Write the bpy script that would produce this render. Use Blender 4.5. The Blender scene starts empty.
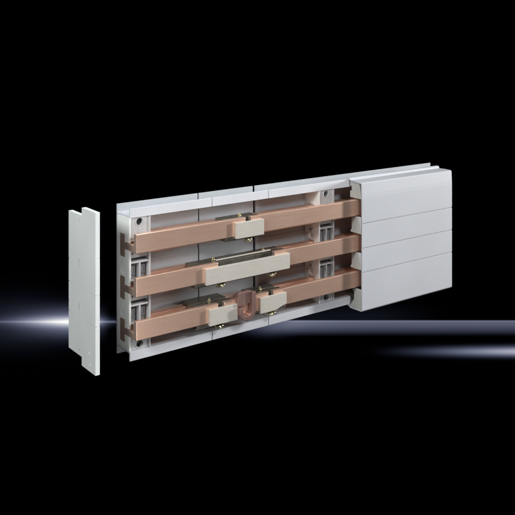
import bpy, bmesh, math
from mathutils import Vector, Matrix

# millimetres -> scene units (1 unit = 100 mm).  X along the busbars, d = forward from the back plane, z up
S = 0.01
def V(X, d, z): return Vector((X * S, -d * S, z * S))

scene = bpy.context.scene
COL = scene.collection

# ------------------------------------------------------------------ materials
def new_mat(name):
    m = bpy.data.materials.new(name); m.use_nodes = True
    nt = m.node_tree
    return m, nt, nt.nodes['Principled BSDF']

def N(nt, typ, **kw):
    n = nt.nodes.new(typ)
    for k, v in kw.items(): setattr(n, k, v)
    return n

def plastic(name, col, rough=0.42, var=0.05, bump=0.12, scale=60):
    m, nt, b = new_mat(name)
    tc = N(nt, 'ShaderNodeTexCoord')
    big = N(nt, 'ShaderNodeTexNoise'); big.inputs['Scale'].default_value = 1.3; big.inputs['Detail'].default_value = 5
    fine = N(nt, 'ShaderNodeTexNoise'); fine.inputs['Scale'].default_value = scale; fine.inputs['Detail'].default_value = 3
    nt.links.new(tc.outputs['Object'], big.inputs['Vector']); nt.links.new(tc.outputs['Object'], fine.inputs['Vector'])
    cr = N(nt, 'ShaderNodeValToRGB')
    cr.color_ramp.elements[0].position = 0.3; cr.color_ramp.elements[1].position = 0.7
    cr.color_ramp.elements[0].color = tuple(c * (1 - var) for c in col) + (1,)
    cr.color_ramp.elements[1].color = tuple(min(1, c * (1 + var)) for c in col) + (1,)
    nt.links.new(big.outputs['Fac'], cr.inputs['Fac']); nt.links.new(cr.outputs['Color'], b.inputs['Base Color'])
    mr = N(nt, 'ShaderNodeMapRange'); mr.inputs['To Min'].default_value = rough - .06; mr.inputs['To Max'].default_value = rough + .08
    nt.links.new(fine.outputs['Fac'], mr.inputs['Value']); nt.links.new(mr.outputs['Result'], b.inputs['Roughness'])
    bp = N(nt, 'ShaderNodeBump'); bp.inputs['Strength'].default_value = bump; bp.inputs['Distance'].default_value = 0.002
    nt.links.new(fine.outputs['Fac'], bp.inputs['Height']); nt.links.new(bp.outputs['Normal'], b.inputs['Normal'])
    b.inputs['IOR'].default_value = 1.48
    return m

def metal(name, c0, c1, rough, metallic=1.0, stretch=(0.35, 8, 22), bump=0.15, tarnish=None):
    m, nt, b = new_mat(name)
    tc = N(nt, 'ShaderNodeTexCoord')
    mp = N(nt, 'ShaderNodeMapping'); mp.inputs['Scale'].default_value = stretch
    nt.links.new(tc.outputs['Object'], mp.inputs['Vector'])
    ns = N(nt, 'ShaderNodeTexNoise'); ns.inputs['Scale'].default_value = 4; ns.inputs['Detail'].default_value = 8; ns.inputs['Roughness'].default_value = .65
    nt.links.new(mp.outputs['Vector'], ns.inputs['Vector'])
    cl = N(nt, 'ShaderNodeTexNoise'); cl.inputs['Scale'].default_value = 2.6; cl.inputs['Detail'].default_value = 5
    nt.links.new(tc.outputs['Object'], cl.inputs['Vector'])
    cr = N(nt, 'ShaderNodeValToRGB')
    cr.color_ramp.elements[0].position = 0.3; cr.color_ramp.elements[1].position = 0.72
    cr.color_ramp.elements[0].color = c0 + (1,); cr.color_ramp.elements[1].color = c1 + (1,)
    mx = N(nt, 'ShaderNodeMath', operation='ADD'); m1 = N(nt, 'ShaderNodeMath', operation='MULTIPLY'); m1.inputs[1].default_value = .5
    nt.links.new(ns.outputs['Fac'], mx.inputs[0]); nt.links.new(cl.outputs['Fac'], mx.inputs[1]); nt.links.new(mx.outputs[0], m1.inputs[0])
    nt.links.new(m1.outputs[0], cr.inputs['Fac']); nt.links.new(cr.outputs['Color'], b.inputs['Base Color'])
    mr = N(nt, 'ShaderNodeMapRange'); mr.inputs['To Min'].default_value = rough - .07; mr.inputs['To Max'].default_value = rough + .1
    nt.links.new(ns.outputs['Fac'], mr.inputs['Value']); nt.links.new(mr.outputs['Result'], b.inputs['Roughness'])
    bp = N(nt, 'ShaderNodeBump'); bp.inputs['Strength'].default_value = bump; bp.inputs['Distance'].default_value = 0.003
    nt.links.new(ns.outputs['Fac'], bp.inputs['Height']); nt.links.new(bp.outputs['Normal'], b.inputs['Normal'])
    b.inputs['Metallic'].default_value = metallic
    return m

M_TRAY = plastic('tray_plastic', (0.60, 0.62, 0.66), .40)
M_WHITE = plastic('end_cap_plastic', (0.74, 0.765, 0.765), .45)
M_SIDE = plastic('lit_support_wall_plastic', (0.80, 0.81, 0.79), .45)  # paler than the rest of the support: left-hand light put into the colour
M_HOLD = plastic('holder_plastic', (0.48, 0.49, 0.50), .48)
M_COVER = plastic('cover_plastic', (0.475, 0.492, 0.525), .50, var=.03)
M_WALL = plastic('shaded_tray_wall_plastic', (0.425, 0.445, 0.47), .28, bump=.03)  # tray plastic darkened: shade under shelf and bars put into the colour
M_WEB = plastic('cover_rib_plastic', (0.40, 0.395, 0.37), .5)
M_DARK = plastic('recess_shade_plastic', (0.29, 0.295, 0.31), .55)  # support plastic toned down, shade of the recesses painted in
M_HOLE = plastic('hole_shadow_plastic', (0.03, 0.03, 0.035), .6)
M_COPPER = metal('brushed_copper', (0.93, 0.59, 0.445), (1.0, 0.70, 0.555), .31, .78, (0.35, 9, 34), .05)
M_COPPER_END = metal('shaded_end_copper', (0.22, 0.155, 0.125), (0.33, 0.24, 0.195), .6, .35, (9, 9, 9))  # bar ends: copper darkened, their shade is in the base colour
M_DULL = metal('dull_tinned_copper', (0.20, 0.115, 0.10), (0.36, 0.225, 0.20), .42, .6, (8, 8, 2))
M_PLATE = metal('nickel_plated_steel', (0.53, 0.50, 0.445), (0.62, 0.59, 0.535), .44, .3, (1.5, 6, 10), .08)
M_OLIVE = metal('dark_olive_steel', (0.10, 0.096, 0.08), (0.38, 0.36, 0.30), .24, .75, (2, 8, 8))
M_BRASS = metal('yellow_zinc_bolt', (0.62, 0.55, 0.33), (0.92, 0.86, 0.62), .26, .95, (8, 8, 8))

# ------------------------------------------------------------------ mesh helpers
def link(name, me, mat, parent=None):
    o = bpy.data.objects.new(name, me); COL.objects.link(o)
    if mat is not None and not me.materials: me.materials.append(mat)
    if parent: o.parent = parent
    return o

def box(bm, X0, X1, d0, d1, z0, z1):
    vs = [bm.verts.new(V(x, d, z)) for x in (X0, X1) for d in (d0, d1) for z in (z0, z1)]
    idx = [(0, 1, 3, 2), (4, 6, 7, 5), (0, 4, 5, 1), (2, 3, 7, 6), (0, 2, 6, 4), (1, 5, 7, 3)]
    return [bm.faces.new([vs[i] for i in f]) for f in idx]

def prism(bm, pts, X0, X1):
    "profile pts (d,z) extruded along X"
    a = [bm.verts.new(V(X0, d, z)) for d, z in pts]; b = [bm.verts.new(V(X1, d, z)) for d, z in pts]
    n = len(pts)
    fa = bm.faces.new(a); fb = bm.faces.new(b[::-1])
    for i in range(n): bm.faces.new([a[i], b[i], b[(i + 1) % n], a[(i + 1) % n]][::-1])
    return fa, fb

def prism_d(bm, pts, d0, d1):
    "profile pts (X,z) extruded along d"
    a = [bm.verts.new(V(x, d0, z)) for x, z in pts]; b = [bm.verts.new(V(x, d1, z)) for x, z in pts]
    n = len(pts)
    bm.faces.new(a); bm.faces.new(b[::-1])
    for i in range(n): bm.faces.new([a[i], b[i], b[(i + 1) % n], a[(i + 1) % n]][::-1])

def cyl(bm, c, axis, r, h, seg=24, r2=None):
    "cylinder centred at V(*c) along axis 'x','d','z'"
    rot = {'x': Matrix.Rotation(math.pi / 2, 4, 'Y'), 'd': Matrix.Rotation(math.pi / 2, 4, 'X'), 'z': Matrix.Identity(4)}[axis]
    bmesh.ops.create_cone(bm, cap_ends=True, segments=seg, radius1=r * S, radius2=(r if r2 is None else r2) * S, depth=h * S,
                          matrix=Matrix.Translation(V(*c)) @ rot)

def finish(name, bm, mat, parent=None, bevel=0.35, seg=2, cutter=None, smooth=False):
    bmesh.ops.recalc_face_normals(bm, faces=bm.faces[:])
    me = bpy.data.meshes.new(name); bm.to_mesh(me); bm.free()
    o = link(name, me, mat, parent)
    if cutter is not None:                              # cut real openings, then drop the cutting body
        bmesh.ops.recalc_face_normals(cutter, faces=cutter.faces[:])
        cm = bpy.data.meshes.new('opening'); cutter.to_mesh(cm); cutter.free()
        co = bpy.data.objects.new('opening', cm); COL.objects.link(co)
        md = o.modifiers.new('cut', 'BOOLEAN'); md.operation = 'DIFFERENCE'; md.object = co; md.solver = 'EXACT'; md.use_self = True
        dg = bpy.context.evaluated_depsgraph_get(); dg.update()
        nm = bpy.data.meshes.new_from_object(o.evaluated_get(dg))
        o.modifiers.clear(); o.data = nm
        if not nm.materials: nm.materials.append(mat)
        bpy.data.objects.remove(co); bpy.data.meshes.remove(cm)
    if smooth:
        for p in o.data.polygons: p.use_smooth = True
    if bevel:
        bv = o.modifiers.new('edge', 'BEVEL'); bv.width = bevel * S; bv.segments = seg; bv.limit_method = 'ANGLE'
        bv.angle_limit = math.radians(35); bv.harden_normals = False
    return o

def thing(name, label, cat, at=(0, 0, 0), group=None):
    o = bpy.data.objects.new(name, None); o.empty_display_size = .1; COL.objects.link(o)
    o['label'] = label; o['category'] = cat
    if group: o['group'] = group
    return o
def tag(o, label, cat, group=None):
    o['label'] = label; o['category'] = cat
    if group: o['group'] = group
    return o

# ------------------------------------------------------------------ base trays (three lengths butted together)
ZT, ZB = 106.0, -108.2
def tray(label, X0, X1, l0, l1):
    "X0..X1 extent of the back wall and shelves, l0..l1 extent of the front lips"
    t = thing('base_tray', label, 'base tray', group='base tray sections butted end to end')
    bm = bmesh.new()
    # back wall with shallow moulded panel steps
    pts = [(0, ZB), (0, ZT), (2.2, ZT), (2.2, 84), (3.4, 82.5), (3.4, 37), (2.2, 35.5), (2.2, 22), (3.4, 20.5), (3.4, -23),
           (2.2, -24.5), (2.2, -38), (3.4, -39.5), (3.4, -83), (2.2, -84.5), (2.2, ZB)]
    prism(bm, pts, X0, X1)
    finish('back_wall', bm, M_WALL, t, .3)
    for name, s, zs, zl in (('top_rail', 1, 94.7, 105.2), ('bottom_rail', -1, -96.8, -107.3)):
        bm = bmesh.new()
        # shelf and turned-out lip in one L profile
        p = [(2.25, zs - s * 2.6), (2.25, zs), (38.6, zs), (38.6, zl), (41.4, zl), (41.4, zs - s * 2.6)]
        if s < 0: p = [(2.25, zs + 2.6), (2.25, zs), (38.6, zs), (38.6, zl), (41.4, zl), (41.4, zs + 2.6)]
        prism(bm, p, l0, min(l1, 639.4))
        finish(name, bm, M_TRAY, t, .45)
    # small snap ridge along the upper channel
    bm = bmesh.new(); box(bm, l0, min(l1, 639.4), 12, 13.2, 94.9, 97.2); finish('snap_ridge', bm, M_TRAY, t, .3)
    return t
tray('left length of pale grey plastic base tray, holding the left busbar support', 0.6, 136.6, 0.6, 137.0)
tray('short middle length of pale grey plastic base tray between two dark seams', 138.6, 241.2, 138.0, 242.8)
tray('long right length of pale grey plastic base tray running under the cover', 245.4, 663.4, 243.9, 663.4)

# ------------------------------------------------------------------ busbar supports
ROWS = (60, 0, -60)
def support_profile(dback, dfront, notch=True):
    p = [(dback, -100.4), (dback, 92.0), (dfront, 92.0)]
    p[0] = (dback, -94.0)
    for c in ROWS:
        s = c - 9
        if dfront > 27.2:
            p += [(dfront, s + 5.9), (27.2, s + 5.9), (27.2, s + 16.2), (12.2, s + 16.2), (12.2, s - 16.2), (27.2, s - 16.2), (27.2, s - 4.1), (dfront, s - 4.1)]
    p += [(dfront, -94.0)]
    return p
def support(label, X0, open_side=True):
    t = thing('busbar_support', label, 'busbar support', group='plastic busbar supports in the tray')
    # end wall
    bm = bmesh.new(); prism(bm, support_profile(3.6, 40.2), X0, X0 + 3)
    cut = bmesh.new()
    for c in (1, 0):
        z = c * 60 - 60 + 21
        for (d, dz, r) in ((19.5, 7, 2.4), (20, -5, 2.2), (9, -4, 1.5)):
            cyl(cut, (X0, d, z + dz), 'x', r, 4.4, 20)
        box(cut, X0 - 1, X0 + 1.0, 15, 24, z - 9, z - 1)
    finish('end_wall', bm, M_SIDE, t, .5, cutter=cut)
    bm = bmesh.new(); prism(bm, support_profile(3.6, 40.2), X0 + 31, X0 + 34)
    finish('end_wall', bm, M_HOLD, t, .5)
    # core
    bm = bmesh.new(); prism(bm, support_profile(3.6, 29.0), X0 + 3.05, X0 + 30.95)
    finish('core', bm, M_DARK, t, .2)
    # screw blocks, top and bottom, with a real blind hole
    for z0, z1, zh in ((58.5, 91.9, 83.0 + 2.2), (-93.9, -75.0, -86.5)):
        bm = bmesh.new(); box(bm, X0 + 3.05, X0 + 30.95, 29.1, 39.0, z0, z1)
        cut = bmesh.new(); cyl(cut, (X0 + 17, 35, zh), 'd', 5.2, 11, 36)
        blk = finish('screw_block', bm, M_HOLD, t, .35, cutter=cut)
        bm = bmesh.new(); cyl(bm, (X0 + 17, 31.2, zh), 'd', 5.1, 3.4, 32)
        finish('hole_shade_plug', bm, M_HOLE, blk, .2)  # near-black plug, painted shade at the bottom of the hole
        bm = bmesh.new()
        cyl(bm, (X0 + 17, 39.0, zh), 'd', 6.7, 1.2, 40)
        cut = bmesh.new(); cyl(cut, (X0 + 17, 39.0, zh), 'd', 5.3, 4, 40)
        finish('rim', bm, M_HOLD, blk, .2, cutter=cut)
        if z0 > 0:
            bm = bmesh.new(); box(bm, X0 + 15.6, X0 + 18.4, 38.9, 39.5, 66, 76); box(bm, X0 + 13.8, X0 + 20.2, 38.9, 39.6, 70.4, 71.6)
            finish('moulded_mark', bm, M_HOLD, blk, .15)
    # ribs and windows between the rows
    for c in (60, 0):
        z1 = c - 14.5; zb = c - 62 + 4
        bm = bmesh.new()
        box(bm, X0 + 3.05, X0 + 30.95, 29.1, 35.5, c - 25.5, z1)          # upper panel
        cut = bmesh.new()
        cyl(cut, (X0 + 7.5, 35.5, c - 19.5), 'd', 1.3, 5, 16); cyl(cut, (X0 + 26.5, 35.5, c - 18.5), 'd', 1.3, 5, 16)
        finish('upper_panel', bm, M_HOLD, t, .3, cutter=cut)
        bm = bmesh.new(); box(bm, X0 + 3.05, X0 + 30.95, 29.1, 39.6, c - 32.2, c - 29.8)
        finish('cross_rib', bm, M_HOLD, t, .3)
        bm = bmesh.new(); box(bm, X0 + 15.9, X0 + 18.3, 29.1, 39.8, zb + 2, c - 32.3)
        finish('centre_rib', bm, M_HOLD, t, .3)
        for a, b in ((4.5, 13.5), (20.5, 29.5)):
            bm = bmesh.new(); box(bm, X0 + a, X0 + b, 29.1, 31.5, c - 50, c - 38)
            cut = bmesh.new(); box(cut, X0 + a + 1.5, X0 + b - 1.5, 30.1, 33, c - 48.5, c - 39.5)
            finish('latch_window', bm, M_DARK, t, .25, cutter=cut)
        bm = bmesh.new(); box(bm, X0 + 3.05, X0 + 13, 29.1, 38.8, zb + 1.0, zb + 3.2)
        finish('foot_ledge', bm, M_HOLD, t, .3)
    # boss on the outer side
    for c in (60, 0):
        bm = bmesh.new(); cyl(bm, (X0 - 1.6, 22, c - 33), 'x', 4.5, 3.2, 28)
        cut = bmesh.new(); cyl(cut, (X0 - 3, 22, c - 33), 'x', 2.2, 6, 24)
        if X0 > 100: finish('side_boss', bm, M_HOLD, t, .3, cutter=cut)
        else: bm.free(); cut.free()
    return t
support('pale busbar support flush with the open left end of the tray', 0.0)
support('pale busbar support inside the tray just left of the cover', 348.5)

# ------------------------------------------------------------------ busbars
def bar(label, c, X0, X1):
    bm = bmesh.new()
    s = c - 9
    pts = [(12.8, s - 15.5), (12.8, s + 15.5), (26.6, s + 15.5), (26.6, s + 5.2), (53.9, s + 5.2), (53.9, c + 13.2), (61.4, c + 13.2), (61.4, c - 13.2), (26.6, c - 13.2), (26.6, s - 15.5)]
    fa, fb = prism(bm, pts, X0, X1)
    fa.material_index = 1; fb.material_index = 1
    bmesh.ops.recalc_face_normals(bm, faces=bm.faces[:])
    me = bpy.data.meshes.new('copper_busbar'); bm.to_mesh(me); bm.free()
    me.materials.append(M_COPPER); me.materials.append(M_COPPER_END)
    o = link('copper_busbar', me, None)
    bv = o.modifiers.new('edge', 'BEVEL'); bv.width = 1.1 * S; bv.segments = 3; bv.limit_method = 'ANGLE'; bv.angle_limit = math.radians(35)
    return tag(o, label, 'busbar', 'copper busbars in three rows')
bar('top row copper busbar left of the connector, from the open end', 60, -0.4, 184.4)
bar('top row copper busbar running right from the connector under the cover', 60, 194.3, 634)
bar('middle row copper busbar left of the long connector plate', 0, -0.4, 135.2)
bar('middle row copper busbar right of the long connector, running under the cover', 0, 239.3, 634)
bar('bottom row copper busbar left of the connectors, from the open end', -60, -0.4, 135.2)
bar('short bottom row copper busbar between two small connectors, behind the copper hook', -60, 145.8, 228.0)
bar('bottom row copper busbar right of the chamfered connector, running under the cover', -60, 237.4, 634)

# ------------------------------------------------------------------ connectors
def hexbolt(parent, X, d, z, up, r=4.6):
    "bolt head seen below (up=-1) or above (up=1) the clamp"
    bm = bmesh.new(); cyl(bm, (X, d, z), 'z', r * 1.28, 1.3, 28)
    w = finish('washer', bm, M_BRASS, None, .2)
    bm = bmesh.new()
    cyl(bm, (X, d, z + up * 2.4), 'z', r, 3.4 if up < 0 else 4.4, 6)
    h = finish('bolt', bm, M_BRASS, parent, .5)
    w.parent = h
    bm = bmesh.new(); cyl(bm, (X, d, z + up * (4.6 if up < 0 else 5.8)), 'z', r * .5, 1.6 if up < 0 else 3.2, 18)
    finish('bolt_tip', bm, M_BRASS, h, .25)
    return h

PD = 66.6
def connector(label, c, p0, p1, b0, b1, lows, tops, chamfer=False, longer=False, back=27.6):
    t = thing('busbar_connector', label, 'busbar connector', group='clamping connectors on the copper busbars')
    zt, zb = c + 8.0, c - (15.6 if c >= 0 else 15.8)
    bm = bmesh.new()
    if chamfer: pts = [(p0, zb), (p0, zt), (p1, zt), (p1, zb + 7), (p1 - 22, zb)]
    else: pts = [(p0, zb), (p0, zt), (p1, zt), (p1, zb)]
    prism_d(bm, pts, 61.65, PD)
    finish('clamp_plate', bm, M_PLATE, t, .4)
    # base channel under the bars
    bm = bmesh.new()
    pts = [(28, c - 19.5), (28, c - 13.6), (61.3, c - 13.6), (61.3, c - 17.5), (58, c - 19.5)]
    prism(bm, pts, b0, b1)
    finish('base_channel', bm, M_OLIVE, t, .5)
    # block behind the front flange of the bars
    bm = bmesh.new()
    pts = [(27.6, c - 3.4), (27.6, c + 7.0), (min(back, 27.5), c + 7.4), (min(back, 27.5), c + 11.4), (36.0, c + 11.4), (37.5, c + 9.4), (45.0, c + 9.4), (46.5, c + 12.6), (53.0, c + 12.6), (53.0, c - 3.4)]
    prism(bm, pts, b0 + 3, b1 - 3)
    finish('rear_clamp', bm, M_OLIVE, t, .5)
    if longer:
        bm = bmesh.new(); box(bm, 136.5, 238, 50.2, 53.6, c + 13.6, c + 15.4)
        finish('spacer_rail', bm, M_PLATE, t, .5)
        bm = bmesh.new(); box(bm, 136.0, 238.6, 54.2, 62.0, c - 13.3, c - 8.5)
        finish('inner_floor', bm, M_OLIVE, t, .4)
    for X in lows: hexbolt(t, X, 56.5, c - 20.2, -1, 6.2)
    for X in tops: hexbolt(t, X, 41.5, c + 9.2, 1, 3.4)
    return t
connector('small top row busbar connector with pale rectangular plate', 60, 164, 215.5, 149, 219, (191,), (187,))
connector('long middle row busbar connector with pale bar plate bridging a gap', 0, 111, 266, 96, 268, (141.5, 237), (139, 232), longer=True)
connector('small bottom row connector with rectangular plate left of the copper hook', -60, 117, 166.5, 98, 168, (139,), (132,), back=13)
connector('small bottom row connector with chamfered corner right of the copper hook', -60, 208.5, 259.5, 201, 261, (236,), (226,), chamfer=True, back=22)

# ------------------------------------------------------------------ hook contact on the bottom row
t = thing('contact_hook', 'dull copper U shaped hook contact hanging on the bottom row busbar', 'contact hook')
bm = bmesh.new()
cx, ztop, zc, ro, ri = 180.5, -36.5, -63.6, 15.0, 8.2
pts = [(cx + ro, ztop - 1)] + [(cx + ro * math.cos(-a), zc + ro * math.sin(-a)) for a in [math.pi * i / 20 for i in range(21)]]
pts += [(cx - ro, -57.5), (cx - ri, -58.5)]
pts += [(cx + ri * math.cos(-a), zc + ri * math.sin(-a)) for a in [math.pi * (20 - i) / 20 for i in range(21)]]
pts += [(cx + ri, ztop - 1)]
prism_d(bm, pts, 61.6, 73.0)
finish('hook', bm, M_DULL, t, .8, 3)
bm = bmesh.new(); box(bm, cx - ro, cx - .8, 61.6, 69.5, -56.0, ztop + 1); finish('contact_plate', bm, M_DULL, t, .7)
bm = bmesh.new(); box(bm, cx + 0.5, cx + ri - .4, 61.6, 68.5, -55.0, ztop + 1); finish('contact_plate', bm, M_DULL, t, .7)
bm = bmesh.new(); prism(bm, [(50.0, -46.4), (50.0, -43), (62, -41), (67, -37.6), (67, -39.6), (62, -46.4)], cx - 11, cx + 13.0)
finish('bridge', bm, M_DULL, t, .6)

# ------------------------------------------------------------------ cover section
t = thing('cover_section', 'pale grey four band plastic cover clipped over the right part of the tray', 'cover')
XC, XE = 413.8, 639.7
def groove(z, d=74.6): return [(d, z + .75), (d - 2.0, z + .45), (d - 2.0, z - .45), (d, z - .75)]
outer = [(36.0, 106.2), (38.0, 107.4), (42.6, 107.4), (43.8, 106.0), (45.0, 103.4), (58, 103.6), (71.0, 103.0), (72.8, 102.4), (73.5, 101.2), (74.4, 84), (74.6, 77.0)]
for z in (35.4, -5.7, -46.1): outer += groove(z)
outer += [(74.6, -109.4), (72.6, -111.6), (44.6, -112.0), (43.0, -109.6), (38.0, -109.6), (36.0, -108.4)]
inner = [(36.0, -107.5), (42.0, -107.6), (44.2, -110.0), (72.2, -109.6), (72.2, 78), (71.2, 99.5), (70.2, 101.0), (46.4, 101.2), (44.0, 104.0), (42.2, 105.5), (36.0, 105.35)]
bm = bmesh.new(); prism(bm, outer + inner, XC, XE)
finish('shell', bm, M_COVER, t, .25)
# end ribs between the bar cut-outs
def rib(pts):
    bm = bmesh.new(); prism(bm, pts, XC + .5, XC + 3.0); return finish('end_rib', bm, M_WEB, t, .3)
rib([(45.2, 100.6), (66.5, 100.6), (72.2, 77.6), (72.2, 75.4), (44.7, 75.4), (44.7, 86.5), (48.6, 86.5), (48.6, 95.0), (45.2, 95.0)])
for a, b in ((44.8, 17.0), (-15.2, -43.0)):
    rib([(47.6, a), (64.4, a), (71.6, b), (45.8, b), (45.8, b + 4), (48.2, b + 4.5), (48.2, a - 4.5), (47.6, a - 4)])
rib([(50.6, -76.0), (69.0, -76.0), (72.0, -78.5), (72.0, -109.3), (44.6, -109.3), (46.8, -104.5), (54, -95), (54, -82.0), (50.6, -81.0)])
# thin bright inner edge that carries the ribs
for a, b in ((44.8, 17.0), (-15.2, -43.0)):
    bm = bmesh.new(); prism(bm, [(64.7, a), (72.3, a), (72.3, b), (71.8, b)], XC + .3, XC + 3.2)
    finish('rib_edge', bm, M_COVER, t, .15)

# ------------------------------------------------------------------ detached end cap
t = thing('end_cap', 'tall narrow pale plastic end cap standing apart at the far left', 'end cap')
X0 = -67.3; TK = 6.2
bm = bmesh.new()
prism(bm, [(-10.9, -87.8), (-10.9, 103.0), (32.2, 103.0), (32.2, 113.9), (74.8, 113.9), (74.8, -99.4), (32.2, -99.4), (32.2, -87.8)], X0, X0 + TK)
cut = bmesh.new()
for a, b in ((99.0, 92.5), (42.6, 30.4), (-16.2, -29.5), (-78.5, -83.5)): box(cut, X0 - 1, X0 + 5.2, 22.8, 24.6, b, a)
for z in (5.1, -35.8): box(cut, X0 - 1, X0 + 1.6, -12, 76, z - .6, z + .6)
for z in (53.2, 5.1, -35.8): box(cut, X0 - .5, X0 + TK + 1, 74.2, 76, z - .5, z + .5)
for z in (36, -22): box(cut, X0 - 1, X0 + TK + 1, -12, -10.2, z - 1.5, z + 1.5)
finish('plate', bm, M_WHITE, t, 0, 2, cutter=cut)
for (d, z) in ((55, -76.8), (58, -91.7)):
    bm = bmesh.new(); cyl(bm, (X0 - .1, d, z), 'x', 2.4, .5, 28)
    finish('moulding_mark', bm, M_WHITE, t, .12)
for z in (92, 40, -20, -75):
    bm = bmesh.new(); box(bm, X0 + TK + .05, X0 + TK + 9, 2, 20, z - 1.5, z + 1.5)
    finish('snap_tab', bm, M_WHITE, t, .3)

# ------------------------------------------------------------------ camera (level, lens shifted down)
cam = bpy.data.cameras.new('camera'); co = bpy.data.objects.new('camera', cam); COL.objects.link(co)
YAW = 0.63799
co.location = (-5.2947, -10.544, 3.3807); co.rotation_euler = (math.pi / 2, 0, -YAW)
cam.sensor_width = 36; cam.lens = 811.289 / 515 * 36; cam.shift_y = -(257.5 - 41.77) / 515; cam.clip_end = 500; cam.clip_start = .1
scene.camera = co

# ------------------------------------------------------------------ dark studio backdrop with its streaks of light
fwd = Vector((math.sin(YAW), math.cos(YAW), 0)); right = Vector((math.cos(YAW), -math.sin(YAW), 0))
D = 42.0; PX = D / 811.289
org = co.location + fwd * D + right * (0 - 257.5) * PX + Vector((0, 0, (41.77 - 0) * PX))
bm = bmesh.new()
vs = [bm.verts.new(p) for p in ((-1500, -1400, 0), (2000, -1400, 0), (2000, 900, 0), (-1500, 900, 0))]
bm.faces.new(vs)
me = bpy.data.meshes.new('backdrop'); bm.to_mesh(me); bm.free()
mb = bpy.data.materials.new('backdrop_light_streaks'); mb.use_nodes = True; nt = mb.node_tree; nt.nodes.clear()
tc = N(nt, 'ShaderNodeTexCoord'); sp = N(nt, 'ShaderNodeSeparateXYZ'); nt.links.new(tc.outputs['Object'], sp.inputs[0])
class E:
    def __init__(s, o): s.o = o
    def _m(s, op, b=None, rev=False, c=None):
        n = N(nt, 'ShaderNodeMath', operation=op)
        def put(i, v):
            if isinstance(v, E): nt.links.new(v.o, n.inputs[i])
            else: n.inputs[i].default_value = v
        a, bb = (b, s) if rev else (s, b)
        put(0, a)
        if bb is not None: put(1, bb)
        return E(n.outputs[0])
    def __add__(s, b): return s._m('ADD', b)
    def __sub__(s, b): return s._m('SUBTRACT', b)
    def __mul__(s, b): return s._m('MULTIPLY', b)
    def __truediv__(s, b): return s._m('DIVIDE', b)
def gauss(x, c, w):
    q = (x - c) / w
    return ((q * q) * -1.0)._m('EXPONENT')
def sstep(x, a, b):
    n = N(nt, 'ShaderNodeMapRange', interpolation_type='SMOOTHSTEP')
    nt.links.new(x.o, n.inputs['Value']); n.inputs['From Min'].default_value = min(a, b); n.inputs['From Max'].default_value = max(a, b)
    if a > b: n.inputs['To Min'].default_value = 1; n.inputs['To Max'].default_value = 0
    return E(n.outputs['Result'])
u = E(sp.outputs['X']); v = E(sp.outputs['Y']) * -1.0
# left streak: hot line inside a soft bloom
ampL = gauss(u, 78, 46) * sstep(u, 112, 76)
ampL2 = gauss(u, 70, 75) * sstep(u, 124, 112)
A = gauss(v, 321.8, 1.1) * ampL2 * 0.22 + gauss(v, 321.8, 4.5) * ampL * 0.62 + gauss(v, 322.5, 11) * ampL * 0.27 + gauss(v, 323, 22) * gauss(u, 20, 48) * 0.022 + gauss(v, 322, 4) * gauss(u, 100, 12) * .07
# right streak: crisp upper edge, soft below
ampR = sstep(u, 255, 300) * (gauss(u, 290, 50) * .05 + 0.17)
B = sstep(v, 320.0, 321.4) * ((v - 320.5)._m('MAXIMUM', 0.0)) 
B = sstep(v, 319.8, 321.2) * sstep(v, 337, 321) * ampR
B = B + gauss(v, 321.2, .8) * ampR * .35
B2 = gauss(v, 326, 7) * gauss(u, 268, 22) * .10
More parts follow.
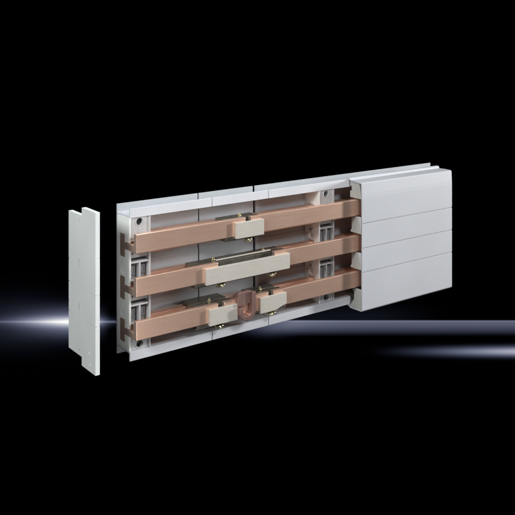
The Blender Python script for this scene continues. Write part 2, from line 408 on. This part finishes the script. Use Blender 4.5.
# second right streak
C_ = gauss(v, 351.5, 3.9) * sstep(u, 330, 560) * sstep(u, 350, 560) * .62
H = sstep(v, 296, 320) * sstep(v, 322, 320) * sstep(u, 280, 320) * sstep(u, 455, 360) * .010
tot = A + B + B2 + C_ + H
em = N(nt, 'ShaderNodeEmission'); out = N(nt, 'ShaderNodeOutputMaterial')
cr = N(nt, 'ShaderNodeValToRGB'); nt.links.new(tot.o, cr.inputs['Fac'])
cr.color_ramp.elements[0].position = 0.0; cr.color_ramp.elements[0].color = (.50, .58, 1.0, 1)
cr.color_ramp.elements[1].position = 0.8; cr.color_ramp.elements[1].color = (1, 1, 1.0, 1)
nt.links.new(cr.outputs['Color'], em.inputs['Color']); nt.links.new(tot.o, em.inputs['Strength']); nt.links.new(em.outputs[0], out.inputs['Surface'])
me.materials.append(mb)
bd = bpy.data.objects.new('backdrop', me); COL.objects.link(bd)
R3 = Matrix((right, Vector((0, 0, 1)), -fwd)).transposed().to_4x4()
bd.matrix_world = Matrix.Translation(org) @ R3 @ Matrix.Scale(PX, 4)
bd['kind'] = 'structure'

# ------------------------------------------------------------------ lamps
def area(name, loc, target, sx, sy, power, col=(1, 1, 1)):
    l = bpy.data.lights.new(name, 'AREA'); l.shape = 'RECTANGLE'; l.size = sx; l.size_y = sy; l.energy = power; l.color = col
    o = bpy.data.objects.new(name, l); COL.objects.link(o); o.location = loc
    o.rotation_euler = (Vector(target) - Vector(loc)).to_track_quat('-Z', 'Y').to_euler()
    return o
area('key_lamp', (22, -7.9, 3.2), (2.5, 0, 0), 1.5, 3.4, 4700, (1.0, .985, .965))
area('front_lamp', (1.6, -9.5, 6.2), (1.9, 0, -.1), 2.2, 1.5, 480, (.98, .985, 1.0))
area('low_lamp', (1.2, -9.0, -3.6), (2.2, 0, -.8), 2.0, 1.0, 125, (1.0, .98, .99))
area('top_lamp', (1.5, -1.2, 9.0), (1.8, -.3, 0), 6, 2.0, 520, (.95, .98, 1.0))
area('left_lamp', (-8.5, -4.6, 6.0), (-.4, 0, 0.9), 2.2, 2.2, 1050, (.97, 1.0, .985))

w = bpy.data.worlds.new('World'); scene.world = w; w.use_nodes = True
w.node_tree.nodes['Background'].inputs['Color'].default_value = (.5, .55, .65, 1)
w.node_tree.nodes['Background'].inputs['Strength'].default_value = 0.0

scene.render.engine = 'CYCLES'
scene.cycles.max_bounces = 8
scene.view_settings.view_transform = 'Standard'; scene.view_settings.look = 'None'
scene.view_settings.exposure = 0; scene.view_settings.gamma = 1
